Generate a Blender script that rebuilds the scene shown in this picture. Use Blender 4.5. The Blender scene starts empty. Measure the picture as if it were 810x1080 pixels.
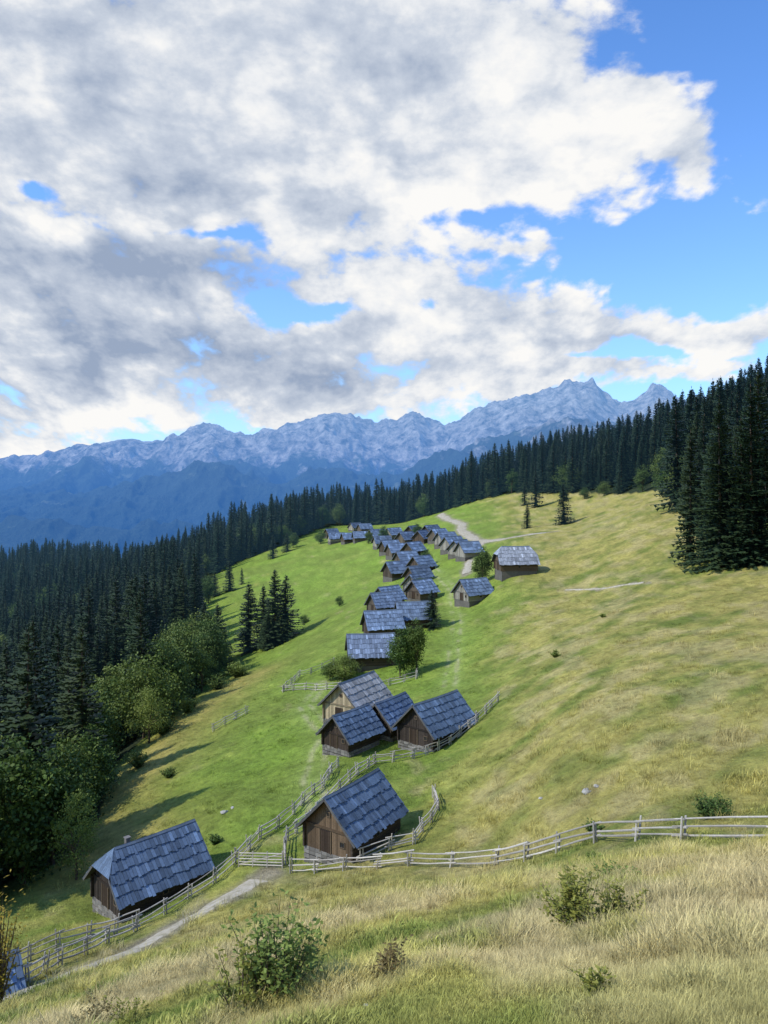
import bpy, math, random, time, bmesh
import numpy as np
from mathutils import Vector, Matrix
T0=time.time()
random.seed(7); rng=np.random.default_rng(7)
scene=bpy.context.scene
D=bpy.data
# ------------------------------------------------------------------ noise
TAB=rng.random((256,256))
def vn(x,y,s=0):
    x=np.asarray(x,float)+s*17.3; y=np.asarray(y,float)+s*41.7
    xi=np.floor(x).astype(int); yi=np.floor(y).astype(int)
    xf=x-xi; yf=y-yi
    u=xf*xf*(3-2*xf); v=yf*yf*(3-2*yf)
    a=TAB[xi&255,yi&255]; b=TAB[(xi+1)&255,yi&255]; c=TAB[xi&255,(yi+1)&255]; d=TAB[(xi+1)&255,(yi+1)&255]
    return (a*(1-u)+b*u)*(1-v)+(c*(1-u)+d*u)*v
def fbm(x,y,o=4,s=0):
    t=0;a=.5;n=0
    for i in range(o):
        t=t+a*vn(x,y,s+i*3); n+=a; a*=.5; x=np.asarray(x)*2.03; y=np.asarray(y)*2.03
    return t/n
def ridged(x,y,o=5,s=0):
    t=0;a=.5;n=0
    for i in range(o):
        t=t+a*(1-np.abs(2*vn(x,y,s+i*5)-1)); n+=a; a*=.5; x=np.asarray(x)*2.07; y=np.asarray(y)*2.07
    return t/n
def sstep(a,b,x):
    t=np.clip((np.asarray(x,float)-a)/(b-a),0,1); return t*t*(3-2*t)
# ------------------------------------------------------------------ terrain (metres, eye at z=0)
CP=[(17.7,35,-16.2),(14,38,-17.6),(12.1,44,-20.8),(7.5,52,-25.7),(1.75,56,-28.1),(-7.1,60,-30.6),
(-20.2,40,-27),(-16,50,-30.2),(-25.5,43,-30.3),(-20.3,58,-33.5),(-19,64,-34.0),(-2.6,63,-29.9),(-12,66,-32),(6.2,88,-29.8),(-3.8,86,-30.3),(0,75,-30),
(-10.5,80,-32),(-15.5,78,-32.8),(-30.5,80,-38),(-26,110,-36.8),(-40,110,-42),(-33,130,-38.5),(-28.7,170,-40),(-70,290,-46),
(-77,400,-42),(-39,420,-31),(-18.7,230,-36),(-.7,120,-31.5),(-2.5,130,-31.3),(0,165,-28),(7,200,-27.5),(6,240,-27),(3,290,-26),
(-5,350,-26),(-20,430,-28),(28,170,-20.8),(19.2,165,-26),(15,62,-22.5),(23,95,-22.6),(39,160,-20.5),(63,260,-14),(30,60,-17.2),
(48,95,-16.6),(63,125,-13.5),(96,260,-2),(88.7,330,-4),(67,400,-6),(36,450,-16),(15,480,-24),(-35,500,-27),(45,210,-15.5),(64,190,-10),
(175,350,29),(165,450,15),(146,600,10),(60,650,-13),(-60,650,-34),(-124,600,-50),(-250,650,-76),(-354,700,-84),
(-56,110,-53),(-101,200,-66),(-202,400,-78),(-52,150,-50),(-105,300,-60),(-210,600,-75),(-33,65,-36.5),
(0,1100,-150),(300,1000,-80),(-400,1200,-230),(400,600,50),(800,900,-50),(0,2400,-560),(1200,2100,-560),(-1200,2100,-560),(2200,1000,-200),
(-2200,1000,-560),(2400,0,0),(-2400,0,-560),(0,-2400,300),(100,60,12),(100,0,22),(250,150,60),(-100,0,-36),(-100,60,-58),(-300,100,-110),
(-400,0,-130),(0,-50,20),(0,-200,70),(150,-150,90),(-150,-150,20),(110,125,4),(220,230,50)]
def plane(x,y): return -1.7+.235*x-.095*math.sqrt(x*x+9)+.285-.49*y
for r in (0.01,4,9,17,28):
    for a in ([0] if r<1 else list(range(-180,180,30))+[-15,15]):
        x=r*math.sin(math.radians(a)); y=r*math.cos(math.radians(a))
        CP.append((x,y,plane(x,y)))
CP=np.array(CP)
def warp(x,y):
    r=np.hypot(x,y)+1e-9; f=np.log(1+r/12)/r
    return x*f,y*f,r
wx,wy,wr=warp(CP[:,0],CP[:,1])
G=CP[:,2]/(wr+4)
def K(r2): return 0.5*r2*np.log(r2+1e-12)
n=len(CP)
A=np.zeros((n+3,n+3))
A[:n,:n]=K((wx[:,None]-wx)**2+(wy[:,None]-wy)**2)+np.eye(n)*4e-4
A[:n,n]=1;A[:n,n+1]=wx;A[:n,n+2]=wy;A[n:,:n]=A[:n,n:].T
SOL=np.linalg.solve(A,np.concatenate([G,[0,0,0]]))
def hh(x,y):
    x=np.atleast_1d(np.asarray(x,float)); y=np.atleast_1d(np.asarray(y,float))
    ux,uy,r=warp(x,y)
    g=SOL[n]+SOL[n+1]*ux+SOL[n+2]*uy
    for i in range(n): g=g+SOL[i]*K((ux-wx[i])**2+(uy-wy[i])**2)
    z=g*(r+4)
    fade=sstep(2,25,r)
    z=z+fade*(.9*(fbm(x/14,y/14,3,1)-.5)+.35*(fbm(x/3.2,y/3.2,3,9)-.5))+.10*(fbm(x/.9,y/.9,2,5)-.5)*sstep(1,5,r)
    # cattle terracettes following the contour lines
    z=z+sstep(20,45,r)*sstep(330,180,r)*.26*(fbm((x+.6*y)/14,(y-.6*x)/2.4,3,88)-.5)
    z=z+sstep(150,500,r)*6*(fbm(x/80,y/80,4,21)-.5)
    return z
def h(x,y): return float(hh(x,y)[0])
# ------------------------------------------------------------------ layout data
MEADOW=[(-40,-300),(-45,30),(-37,60),(-34,72),(-33,88),(-41,112),(-38,135),(-37,170),(-50,205),(-62,255),(-72,290),(-88,330),(-84,400),(-58,430),(-34,505),
(15,485),(37,455),(67,405),(89,335),(97,265),(73,187),(58,130),(68,116),(110,108),(300,80),(300,-300)]
MP=np.array(MEADOW,float)
def inside(x,y,P=MP):
    x=np.asarray(x,float);y=np.asarray(y,float); c=np.zeros(x.shape,bool); j=len(P)-1
    for i in range(len(P)):
        xi,yi=P[i];xj,yj=P[j]
        if yi!=yj:
            m=((yi>y)!=(yj>y))&(x<(xj-xi)*(y-yi)/(yj-yi)+xi); c^=m
        j=i
    return c
PATHS=[([(-9.5,60.5),(-11.2,57.5),(-14.4,53.5),(-16.0,50),(-17.4,46.5),(-18.8,43.5),(-19.8,40),(-20.5,37),(-21.5,33)],1.25),
([(33,446),(31,400),(31,365),(34,330),(30.5,300),(31,270),(31.5,252),(36,242),(44,238),(52,236)],2.1),
([(33,248),(27,232),(24,215),(21,195)],1.2),([(36,153),(39,149),(41,143),(45,139),(47,134)],.35)]
TRACKS=[[(8,103),(10,112),(12,130),(14.5,150),(16.5,180),(15,215),(14,250),(11,300),(0,350)],[(-6,72),(-8,80),(-7,95),(-12,112),(-10,125)]]
def distpoly(x,y,pts):
    d=np.full(np.shape(x),1e9)
    for (ax,ay),(bx,by) in zip(pts[:-1],pts[1:]):
        vx,vy=bx-ax,by-ay; t=np.clip(((x-ax)*vx+(y-ay)*vy)/(vx*vx+vy*vy),0,1)
        d=np.minimum(d,np.hypot(x-ax-t*vx,y-ay-t*vy))
    return d
def lerp(a,b,t): return a*(1-t)[:,None]+b*t[:,None]
def gcol(x,y):
    x=np.asarray(x,float);y=np.asarray(y,float);r=np.hypot(x,y)
    n1=fbm(x/11,y/11,4,31); n2=fbm(x/2.4,y/2.4,3,47); n3=fbm(x/3,y/4.5,4,63); n4=fbm(x/30,y/30,3,77)
    n5=fbm((x+.6*y)/16,(y-.6*x)/2.6,4,88)
    xc=np.interp(y,[40,55,85,120,160,260,330,500],[-14,-1,11,18,28,40,52,55])
    wl=1/(1+np.exp(-(xc-x)/3.5)); wl=wl*sstep(50,72,y)
    green=np.array([.185,.232,.042]); vgreen=np.array([.205,.310,.040]); olive=np.array([.380,.335,.092]); straw=np.array([.50,.405,.21])
    dry=np.clip(.82+1.7*(n1-.5)+1.5*(n2-.5)+.8*(n4-.5)+2.0*(n5-.5)-.83*wl,0,1)
    dry=np.clip(dry-.40*sstep(13,7,r)*sstep(-1,3,x)-.10*sstep(30,12,r),0,1)
    c=lerp(green,olive,dry)
    c=lerp(c,vgreen,np.clip(wl*(.65+1.4*(n1-.5)),0,1))
    fg=sstep(6,10,r)*sstep(30,16,r)
    st=sstep(.46,.62,n3+.10*fg+.35*(n5-.5)-.03-.25*wl)
    st=st*np.clip(.55*fg+.48,0,1)
    c=lerp(c,straw,np.clip(st,0,1)*.75)
    bank=np.exp(-((distpoly(x,y,[(-26,72),(-33,92),(-33,115),(-27,150)]))/7)**2)
    c=lerp(c,olive*.9,np.clip(bank*.9*(.5+n2),0,1))
    for t in TRACKS:
        d=distpoly(x+1.2*(n1-.5),y,t); 
        c=lerp(c,np.array([.28,.38,.08]),.7*np.exp(-(d/2.2)**2)); c=lerp(c,np.array([.42,.40,.22]),.7*np.exp(-((d-.8)/.35)**2)*sstep(.35,.6,n2))
    for p,w in PATHS:
        d=distpoly(x,y,p)+1.2*(n2-.5); c=lerp(c,np.array([.33,.29,.19]),sstep(w*1.8,w*.6,d))
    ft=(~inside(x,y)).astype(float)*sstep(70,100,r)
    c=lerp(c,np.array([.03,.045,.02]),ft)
    c=c*(.70+.58*n2)[:,None]
    return c
# ------------------------------------------------------------------ material helpers
def newmat(name):
    m=D.materials.new(name); m.use_nodes=True; nt=m.node_tree; b=nt.nodes['Principled BSDF']
    b.inputs['Specular IOR Level'].default_value=.2
    return m,nt,b
def N(nt,t,**k):
    nd=nt.nodes.new(t)
    for a,v in k.items(): setattr(nd,a,v)
    return nd
def math_(nt,op,a,b=None,c=None,clamp=False):
    nd=nt.nodes.new('ShaderNodeMath'); nd.operation=op; nd.use_clamp=clamp
    for i,v in enumerate((a,b,c)):
        if v is None: continue
        if isinstance(v,(int,float)): nd.inputs[i].default_value=v
        else: nt.links.new(v,nd.inputs[i])
    return nd.outputs[0]
def mixc(nt,f,a,b,bt='MIX'):
    nd=nt.nodes.new('ShaderNodeMix'); nd.data_type='RGBA'; nd.blend_type=bt
    for s,v in ((nd.inputs[0],f),(nd.inputs[6],a),(nd.inputs[7],b)):
        if isinstance(v,(int,float)): s.default_value=v
        elif isinstance(v,tuple): s.default_value=v if len(v)==4 else (*v,1)
        else: nt.links.new(v,s)
    return nd.outputs[2]
def noise(nt,scale,detail=4,vec=None,rough=.55):
    nd=nt.nodes.new('ShaderNodeTexNoise'); nd.inputs['Scale'].default_value=scale; nd.inputs['Detail'].default_value=detail; nd.inputs['Roughness'].default_value=rough
    if vec is not None: nt.links.new(vec,nd.inputs['Vector'])
    return nd.outputs['Fac']
def ramp(nt,f,stops):
    nd=nt.nodes.new('ShaderNodeValToRGB'); cr=nd.color_ramp
    while len(cr.elements)<len(stops): cr.elements.new(.5)
    for e,(p,c) in zip(cr.elements,stops):
        e.position=p; e.color=(*c,1) if len(c)==3 else c
    nt.links.new(f,nd.inputs[0]); return nd.outputs[0]
def bump(nt,b,hgt,strength=.4,dist=.1):
    bp=nt.nodes.new('ShaderNodeBump'); bp.inputs['Strength'].default_value=strength; bp.inputs['Distance'].default_value=dist
    nt.links.new(hgt,bp.inputs['Height']); nt.links.new(bp.outputs[0],b.inputs['Normal'])
def L(nt,a,b): nt.links.new(a,b)
# ground
mg,nt,b=newmat('meadow_ground')
at=N(nt,'ShaderNodeAttribute',attribute_name='gcol'); geo=N(nt,'ShaderNodeNewGeometry')
n_a=noise(nt,1.1,6,geo.outputs['Position'],.7); n_b=noise(nt,9,4,geo.outputs['Position'],.7)
f=math_(nt,'MULTIPLY_ADD',n_a,1.7,math_(nt,'MULTIPLY_ADD',n_b,1.1,-.43))
cc=N(nt,'ShaderNodeVectorMath',operation='SCALE'); L(nt,at.outputs['Color'],cc.inputs[0]); L(nt,f,cc.inputs['Scale'])
L(nt,cc.outputs[0],b.inputs['Base Color']); b.inputs['Roughness'].default_value=.95
bump(nt,b,math_(nt,'ADD',n_a,math_(nt,'MULTIPLY',n_b,.35)),1,.45)
# grass blades
mgr,nt,b=newmat('grass_blades')
at=N(nt,'ShaderNodeAttribute',attribute_name='gcol',attribute_type='INSTANCER'); av=N(nt,'ShaderNodeAttribute',attribute_name='v')
oi=N(nt,'ShaderNodeObjectInfo')
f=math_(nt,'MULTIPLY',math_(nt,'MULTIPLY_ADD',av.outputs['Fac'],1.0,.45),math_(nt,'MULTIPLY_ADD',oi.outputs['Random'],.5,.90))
cc=N(nt,'ShaderNodeVectorMath',operation='SCALE'); L(nt,at.outputs['Color'],cc.inputs[0]); L(nt,f,cc.inputs['Scale'])
L(nt,cc.outputs[0],b.inputs['Base Color']); b.inputs['Roughness'].default_value=.6
def haze_out(nt,src,k):  # aerial haze painted into foliage as bluish emission, growing with world Y
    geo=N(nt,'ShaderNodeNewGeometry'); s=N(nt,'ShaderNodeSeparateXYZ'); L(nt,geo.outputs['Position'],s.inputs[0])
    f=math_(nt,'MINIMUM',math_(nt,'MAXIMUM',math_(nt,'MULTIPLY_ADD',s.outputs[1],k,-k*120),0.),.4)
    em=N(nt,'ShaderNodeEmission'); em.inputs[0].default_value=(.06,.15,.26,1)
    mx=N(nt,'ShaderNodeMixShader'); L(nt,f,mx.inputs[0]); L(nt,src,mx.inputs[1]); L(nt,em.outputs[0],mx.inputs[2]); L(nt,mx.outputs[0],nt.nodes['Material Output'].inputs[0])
def leafmat(name,c1,c2,c3,tl=.25,haze=0):
    m,nt,b=newmat(name)
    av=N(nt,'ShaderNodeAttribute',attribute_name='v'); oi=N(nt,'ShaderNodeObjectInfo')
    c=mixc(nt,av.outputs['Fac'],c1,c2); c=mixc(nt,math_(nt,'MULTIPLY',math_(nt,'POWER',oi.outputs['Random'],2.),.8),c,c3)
    L(nt,c,b.inputs['Base Color']); b.inputs['Roughness'].default_value=.6
    src=b.outputs[0]
    if tl>0:
        tr=N(nt,'ShaderNodeBsdfTranslucent'); L(nt,c,tr.inputs[0])
        mx=N(nt,'ShaderNodeMixShader'); mx.inputs[0].default_value=tl
        L(nt,b.outputs[0],mx.inputs[1]); L(nt,tr.outputs[0],mx.inputs[2]); src=mx.outputs[0]
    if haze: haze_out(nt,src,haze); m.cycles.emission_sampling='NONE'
    else: L(nt,src,nt.nodes['Material Output'].inputs[0])
    return m
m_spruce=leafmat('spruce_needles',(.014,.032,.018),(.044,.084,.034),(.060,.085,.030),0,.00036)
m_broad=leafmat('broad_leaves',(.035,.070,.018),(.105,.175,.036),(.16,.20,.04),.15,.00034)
m_birch=leafmat('birch_leaves',(.10,.16,.04),(.26,.34,.08),(.28,.32,.07),.3)
m_shrub=leafmat('shrub_leaves',(.16,.19,.04),(.40,.40,.09),(.34,.33,.07),.35)
m_yel=leafmat('autumn_leaves',(.26,.22,.03),(.48,.38,.06),(.5,.30,.05),.35)
m_brown=leafmat('dry_shrub_leaves',(.16,.12,.05),(.30,.23,.09),(.22,.22,.07),.3)
def colmat(name,rough,gs,gmix=.5,bs=.3):
    m,nt,b=newmat(name)
    at=N(nt,'ShaderNodeAttribute',attribute_name='col'); tc=N(nt,'ShaderNodeTexCoord')
    mp=N(nt,'ShaderNodeMapping'); mp.inputs['Scale'].default_value=gs; L(nt,tc.outputs['Object'],mp.inputs[0])
    nn=noise(nt,1,5,mp.outputs[0],.65); n2=noise(nt,.8,4,tc.outputs['Object'])
    f=math_(nt,'MULTIPLY',math_(nt,'MULTIPLY_ADD',nn,gmix*2,1-gmix),math_(nt,'MULTIPLY_ADD',n2,.8,.6))
    cc=N(nt,'ShaderNodeVectorMath',operation='SCALE'); L(nt,at.outputs['Color'],cc.inputs[0]); L(nt,f,cc.inputs['Scale'])
    L(nt,cc.outputs[0],b.inputs['Base Color']); b.inputs['Roughness'].default_value=rough
    bump(nt,b,nn,bs,.03); return m
m_wood=colmat('weathered_wood',.85,(9,9,9),.5)
m_roof=colmat('weathered_shingles',.75,(5,5,5),.45); 
m_bark=colmat('bark',.95,(8,8,2),.5)
m_stone=colmat('limestone',.9,(3,3,3),.35,.6)
m_glass,nt,b=newmat('window_glass'); b.inputs['Base Color'].default_value=(.02,.025,.03,1); b.inputs['Roughness'].default_value=.1
m_path,nt,b=newmat('dirt_path'); geo=N(nt,'ShaderNodeNewGeometry')
q=noise(nt,1.6,8,geo.outputs['Position'],.7); L(nt,ramp(nt,q,[(.3,(.22,.20,.11)),(.5,(.40,.36,.27)),(.72,(.52,.48,.40))]),b.inputs['Base Color']); b.inputs['Roughness'].default_value=.95
bump(nt,b,noise(nt,14,5,geo.outputs['Position']),.6,.05)
# ------------------------------------------------------------------ mesh builder
class MB:
    def __init__(s): s.v=[];s.f=[];s.c=[]
    def add(s,vs,fs,col):
        o=len(s.v); s.v+= [tuple(p) for p in vs]
        for f in fs: s.f.append(tuple(i+o for i in f)); s.c.append(col)
    def hexa(s,vs,col):
        s.add(vs,[(0,3,2,1),(4,5,6,7),(0,1,5,4),(1,2,6,5),(2,3,7,6),(3,0,4,7)],col)
    def box(s,x0,x1,y0,y1,z0,z1,col):
        s.hexa([(x0,y0,z0),(x1,y0,z0),(x1,y1,z0),(x0,y1,z0),(x0,y0,z1),(x1,y0,z1),(x1,y1,z1),(x0,y1,z1)],col)
    def pole(s,p0,p1,r0,r1,col,k=6,cap=True):
        p0=Vector(p0);p1=Vector(p1);d=(p1-p0).normalized()
        a=d.orthogonal().normalized();b=d.cross(a)
        vs=[];
        for p,r in((p0,r0),(p1,r1)):
            for i in range(k):
                t=2*math.pi*i/k; vs.append(p+a*(r*math.cos(t))+b*(r*math.sin(t)))
        fs=[(i,(i+1)%k,k+(i+1)%k,k+i) for i in range(k)]
        if cap: fs+= [tuple(range(k-1,-1,-1)),tuple(range(k,2*k))]
        s.add(vs,fs,col)
    def obj(s,name,mat,parent=None):
        me=D.meshes.new(name); me.from_pydata(s.v,[],s.f); me.update()
        ca=me.color_attributes.new('col','FLOAT_COLOR','CORNER')
        arr=[]
        for f,c in zip(s.f,s.c): arr+= (list(c)+[1])*len(f)
        ca.data.foreach_set('color',np.array(arr,dtype=np.float32))
        me.materials.append(mat); ob=D.objects.new(name,me)
        scene.collection.objects.link(ob)
        if parent: ob.parent=parent
        return ob
def jit(c,a=.15):
    k=1+random.uniform(-a,a); return tuple(x*k for x in c)
def npmesh(name,V,F,mats,attrs=None,link=True,fm=None):
    me=D.meshes.new(name)
    V=np.asarray(V,np.float32); 
    sizes=np.concatenate([np.full(len(f),f.shape[1]) for f in F]); idx=np.concatenate([f.ravel() for f in F])
    me.vertices.add(len(V)); me.vertices.foreach_set('co',V.ravel())
    me.loops.add(len(idx)); me.loops.foreach_set('vertex_index',idx.astype(np.int32))
    me.polygons.add(len(sizes)); st=np.concatenate([[0],np.cumsum(sizes)[:-1]])
    me.polygons.foreach_set('loop_start',st.astype(np.int32)); me.polygons.foreach_set('loop_total',sizes.astype(np.int32))
    for m in mats: me.materials.append(m)
    if fm is not None: me.polygons.foreach_set('material_index',np.asarray(fm,np.int32))
    me.update(calc_edges=True); me.validate()
    for an,(ty,dat) in (attrs or {}).items():
        a=me.attributes.new(an,ty,'POINT'); a.data.foreach_set('color' if ty=='FLOAT_COLOR' else ('vector' if ty=='FLOAT_VECTOR' else 'value'),np.asarray(dat,np.float32).ravel())
    ob=D.objects.new(name,me)
    if link: scene.collection.objects.link(ob)
    return ob
# ------------------------------------------------------------------ ground sheet
rr=np.concatenate([[.02],np.geomspace(.8,200,470),np.geomspace(204,2600,120)])
aa=np.radians(np.concatenate([np.linspace(-180,-42,28)[:-1],np.linspace(-42,42,460),np.linspace(42,180,28)[1:-1]]))
RR,AA=np.meshgrid(rr,aa,indexing='ij'); X=RR*np.sin(AA);Y=RR*np.cos(AA)
Z=hh(X.ravel(),Y.ravel()); C=gcol(X.ravel(),Y.ravel())
nr,na=X.shape; I=np.arange(nr*na).reshape(nr,na); J=np.roll(I,-1,axis=1)
F=np.stack([I[:-1],I[1:],J[1:],J[:-1]],-1).reshape(-1,4)[:,::-1]
ground=npmesh('ground',np.stack([X.ravel(),Y.ravel(),Z],-1),[F],[mg],{'gcol':('FLOAT_COLOR',np.c_[C,np.ones(len(C))])})
ground.data.polygons.foreach_set('use_smooth',np.ones(len(ground.data.polygons),bool))
# paths
for pts,w in PATHS:
    P=[];
    for (ax,ay),(bx,by) in zip(pts[:-1],pts[1:]):
        k=max(2,int(math.hypot(bx-ax,by-ay)/.6)); P+=[(ax+(bx-ax)*i/k,ay+(by-ay)*i/k) for i in range(k)]
    P=np.array(P); P=np.stack([np.convolve(np.pad(P[:,i],5,mode='edge'),np.ones(11)/11,'valid') for i in (0,1)],1)
    tg=np.gradient(P,axis=0); tg/=np.linalg.norm(tg,axis=1)[:,None]+1e-9; nm=np.stack([tg[:,1],-tg[:,0]],1)
    cols=np.linspace(-1,1,5); VV=[]
    wv=w*(.45+.9*fbm(P[:,0]/2.0,P[:,1]/2.0,3,3)); up=.05 if P[0,1]<100 else .13
    for c in cols:
        q=P+nm*(c*wv+.5*(fbm(P[:,0]*1.3,P[:,1]*1.3,2,7+int(c*3))-.5))[:,None]; VV.append(np.c_[q,hh(q[:,0],q[:,1])+up-(up+.03)*abs(c)**3])
    VV=np.stack(VV,1); m,k=VV.shape[:2]; I=np.arange(m*k).reshape(m,k)
    F=np.stack([I[:-1,:-1],I[:-1,1:],I[1:,1:],I[1:,:-1]],-1).reshape(-1,4)
    npmesh('dirt_path',VV.reshape(-1,3),[F],[m_path])
# ------------------------------------------------------------------ huts
FOOT=[]
GREY=(.100,.148,.225); FR=(.12,.09,.06)
def hut(x,y,az,Lg=7,W=5.2,hw=2.2,pitch=45,roofc=GREY,wallc=(.08,.062,.047),hipf=False,hipb=False,detail=1,gable=None,chimney=False,name='wooden_hut',sink=0):
    E=D.objects.new(name,None); scene.collection.objects.link(E)
    z0=h(x,y)+.15-sink; E.location=(x,y,z0); E.rotation_euler=(0,0,-math.radians(az)); E.empty_display_size=1
    FOOT.append((x,y,math.hypot(Lg,W)/2+.1))
    tp=math.tan(math.radians(pitch)); hx=W/2; hy=Lg/2
    gable=gable or wallc
    b=MB()
    b.box(-hx+.02,hx-.02,-hy+.02,hy-.02,-3.5,.35,(.13,.12,.105))
    if detail>1:
        for sx in(-1,1):
            yy=-hy
            while yy<hy-.2:
                w=random.uniform(.35,.7); 
                for zz in (-1.0,-.6,-.2,.1): b.box(min(sx*(hx-.05),sx*(hx+.08)),max(sx*(hx-.05),sx*(hx+.08)),yy,min(hy,yy+w-.03),zz,zz+random.uniform(.22,.3),jit((.17,.16,.145),.35))
                yy+=w
        for sy in(-1,1):
            xx=-hx
            while xx<hx-.2:
                w=random.uniform(.35,.7)
                for zz in (-1.0,-.6,-.2,.1): b.box(xx,min(hx,xx+w-.03),min(sy*(hy-.05),sy*(hy+.08)),max(sy*(hy-.05),sy*(hy+.08)),zz,zz+random.uniform(.22,.3),jit((.2,.19,.175),.35))
                xx+=w
    b.obj('stone_base',m_stone,E)
    b=MB(); lh=.22 if detail>0 else .45
    zz=.37
    while zz<hw-.02:
        z1=min(hw,zz+lh-.015); c=jit(wallc,.22)
        for sx in (-1,1):
            e=.25 if detail>0 else 0; off=random.uniform(0,.02)
            b.box(min(sx*(hx-.16),sx*(hx+off)),max(sx*(hx-.16),sx*(hx+off)),-hy-e,hy+e,zz,z1,c)
        zz+=lh
    bw=.22 if detail>0 else .5; nb=int(round(W/bw)); bw=(W-.34)/nb
    for sy in (-1,1):
        for i in range(nb):
            x0=-hx+.17+i*bw; x1=x0+bw-.012; off=random.uniform(0,.03)
            ya,yb=(sy*(hy-.1),sy*(hy+off)); ya,yb=min(ya,yb),max(ya,yb)
            t0=hw+(hx-abs(x0))*tp-.12; t1=hw+(hx-abs(x1))*tp-.12
            hp=hipf if sy<0 else hipb
            if hp: t0=min(t0,hw+hx*tp*.45);t1=min(t1,hw+hx*tp*.45)
            c=jit(gable,.35)
            b.hexa([(x0,ya,.36),(x1,ya,.36),(x1,yb,.36),(x0,yb,.36),(x0,ya,t0),(x1,ya,t1),(x1,yb,t1),(x0,yb,t0)],c)
        if detail>0:
            b.box(-hx-.15,hx+.15,min(sy*hy,sy*(hy+.10)),max(sy*hy,sy*(hy+.10)),hw-.12,hw+.06,jit(tuple(c*.6 for c in gable)))
    b.box(-hx+.2,hx-.2,-hy+.15,hy-.15,.36,hw,(.05,.035,.025))
    b.obj('walls',m_wood,E)
    b=MB(); o=.55; og=.6; half=hx+o; rl=hy+og; rz=hw+hx*tp+.10; ez=rz-half*tp
    cp=math.cos(math.radians(pitch)); sp=math.sin(math.radians(pitch))
    th=.52; hl=half*(1-th)*.75
    nc=5 if detail>0 else 4; bwid=.30 if detail>1 else (.42 if detail else .8)
    def lim(t,e): 
        if not e or t<=th: return rl
        return rl-(t-th)/(1-th)*hl
    for sx in (-1,1):
        def pt(t,yy,lift):
            sag=-.07*math.cos(yy/rl*1.5)*t*(detail>0)
            X=sx*(half*(1-t)+lift*sp); Zz=ez+t*half*tp+lift*cp+sag; return (X,yy,Zz)
        for (ta,tb) in ((0,th),(th,1)):
            vs=[pt(ta,-lim(ta,hipf),-.10),pt(ta,lim(ta,hipb),-.10),pt(tb,lim(tb,hipb),-.10),pt(tb,-lim(tb,hipf),-.10),
                pt(ta,-lim(ta,hipf),-.03),pt(ta,lim(ta,hipb),-.03),pt(tb,lim(tb,hipb),-.03),pt(tb,-lim(tb,hipf),-.03)]
            vs=[(v[0],v[1],v[2]-.04) for v in vs]
            b.hexa(vs,(.06,.06,.06))
        for k in range(nc):
            ta=k/nc-.012; tb=min(1.0,(k+1)/nc+.03)
            rowc=jit(roofc,.12); yy=-rl-random.uniform(0,.1)
            while yy<rl:
                w=bwid*random.uniform(.75,1.25); y0=yy; y1=yy+w-.026; yy+=w
                def cl(v,t): return max(-lim(t,hipf)-.03,min(lim(t,hipb)+.03,v))
                if cl(y1,ta)-cl(y0,ta)<.02 : continue
                la=.085+random.uniform(0,.045); lb=.012; dt=random.uniform(-.025,.02); c=jit(rowc,.3)
                if random.random()<.10: c=tuple(q*1.5 for q in c)
                vs=[pt(ta+dt,cl(y0,ta),la-.03),pt(ta+dt,cl(y1,ta),la-.03),pt(tb,cl(y1,tb),lb-.01),pt(tb,cl(y0,tb),lb-.01),
                    pt(ta+dt,cl(y0,ta),la),pt(ta+dt,cl(y1,ta),la),pt(tb,cl(y1,tb),lb+.01),pt(tb,cl(y0,tb),lb+.01)]
                b.hexa(vs,c)
        for sy in (-1,1):
            e=hipf if sy<0 else hipb; tt=th if e else 1
            ya=sy*(rl-.02);yb=sy*(rl+.035)
            vs=[pt(0,ya,-.16),pt(0,yb,-.16),pt(tt,yb,-.16),pt(tt,ya,-.16),pt(0,ya,.02),pt(0,yb,.02),pt(tt,yb,.02),pt(tt,ya,.02)]
            b.hexa(vs,jit((.10,.10,.10)))
    for sy,e in((-1,hipf),(1,hipb)):
        if not e: continue
        def hp(t,xx,lift): return (xx, sy*(lim(t,True)+lift*.6), ez+t*half*tp+lift*.8)
        hw2=half*(1-th)
        b.add([hp(th,-hw2,.0),hp(th,hw2,.0),hp(1,0,.0)],[(0,1,2)],(.1,.1,.1))
        for k in range(3):
            ta=th+(1-th)*k/3-.01; tb=min(1,th+(1-th)*(k+1)/3+.02)
            xx=-hw2
            while xx<hw2:
                w=bwid*random.uniform(.75,1.2); x0,x1=xx,xx+w-.018; xx+=w
                ca=lambda v,t: max(-half*(1-t)-.03,min(half*(1-t)+.03,v))
                if ca(x1,ta)-ca(x0,ta)<.02: continue
                c=jit(roofc,.2)
                b.hexa([hp(ta,ca(x0,ta),.04),hp(ta,ca(x1,ta),.04),hp(tb,ca(x1,tb),.0),hp(tb,ca(x0,tb),.0),
                        hp(ta,ca(x0,ta),.075),hp(ta,ca(x1,ta),.075),hp(tb,ca(x1,tb),.03),hp(tb,ca(x0,tb),.03)],c)
    for sx in(-1,1):
        ya=-(rl-(hl if hipf else 0)); yb=rl-(hl if hipb else 0); ns=4
        for q in range(ns):
            y0=ya+(yb-ya)*q/ns; y1=ya+(yb-ya)*(q+1)/ns-.01; s0=-.07*math.cos(y0/rl*1.5)*(detail>0); s1=-.07*math.cos(y1/rl*1.5)*(detail>0)
            vs=[]
            for l in(.05,.085):
                vs+=[(sx*.16,y0,rz-.16*tp+l+.03+s0),(sx*.16,y1,rz-.16*tp+l+.03+s1),(-sx*.01,y1,rz+l+.03+s1),(-sx*.01,y0,rz+l+.03+s0)]
            b.hexa(vs,jit((.12,.16,.22)))
    b.obj('roof',m_roof,E)
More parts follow.
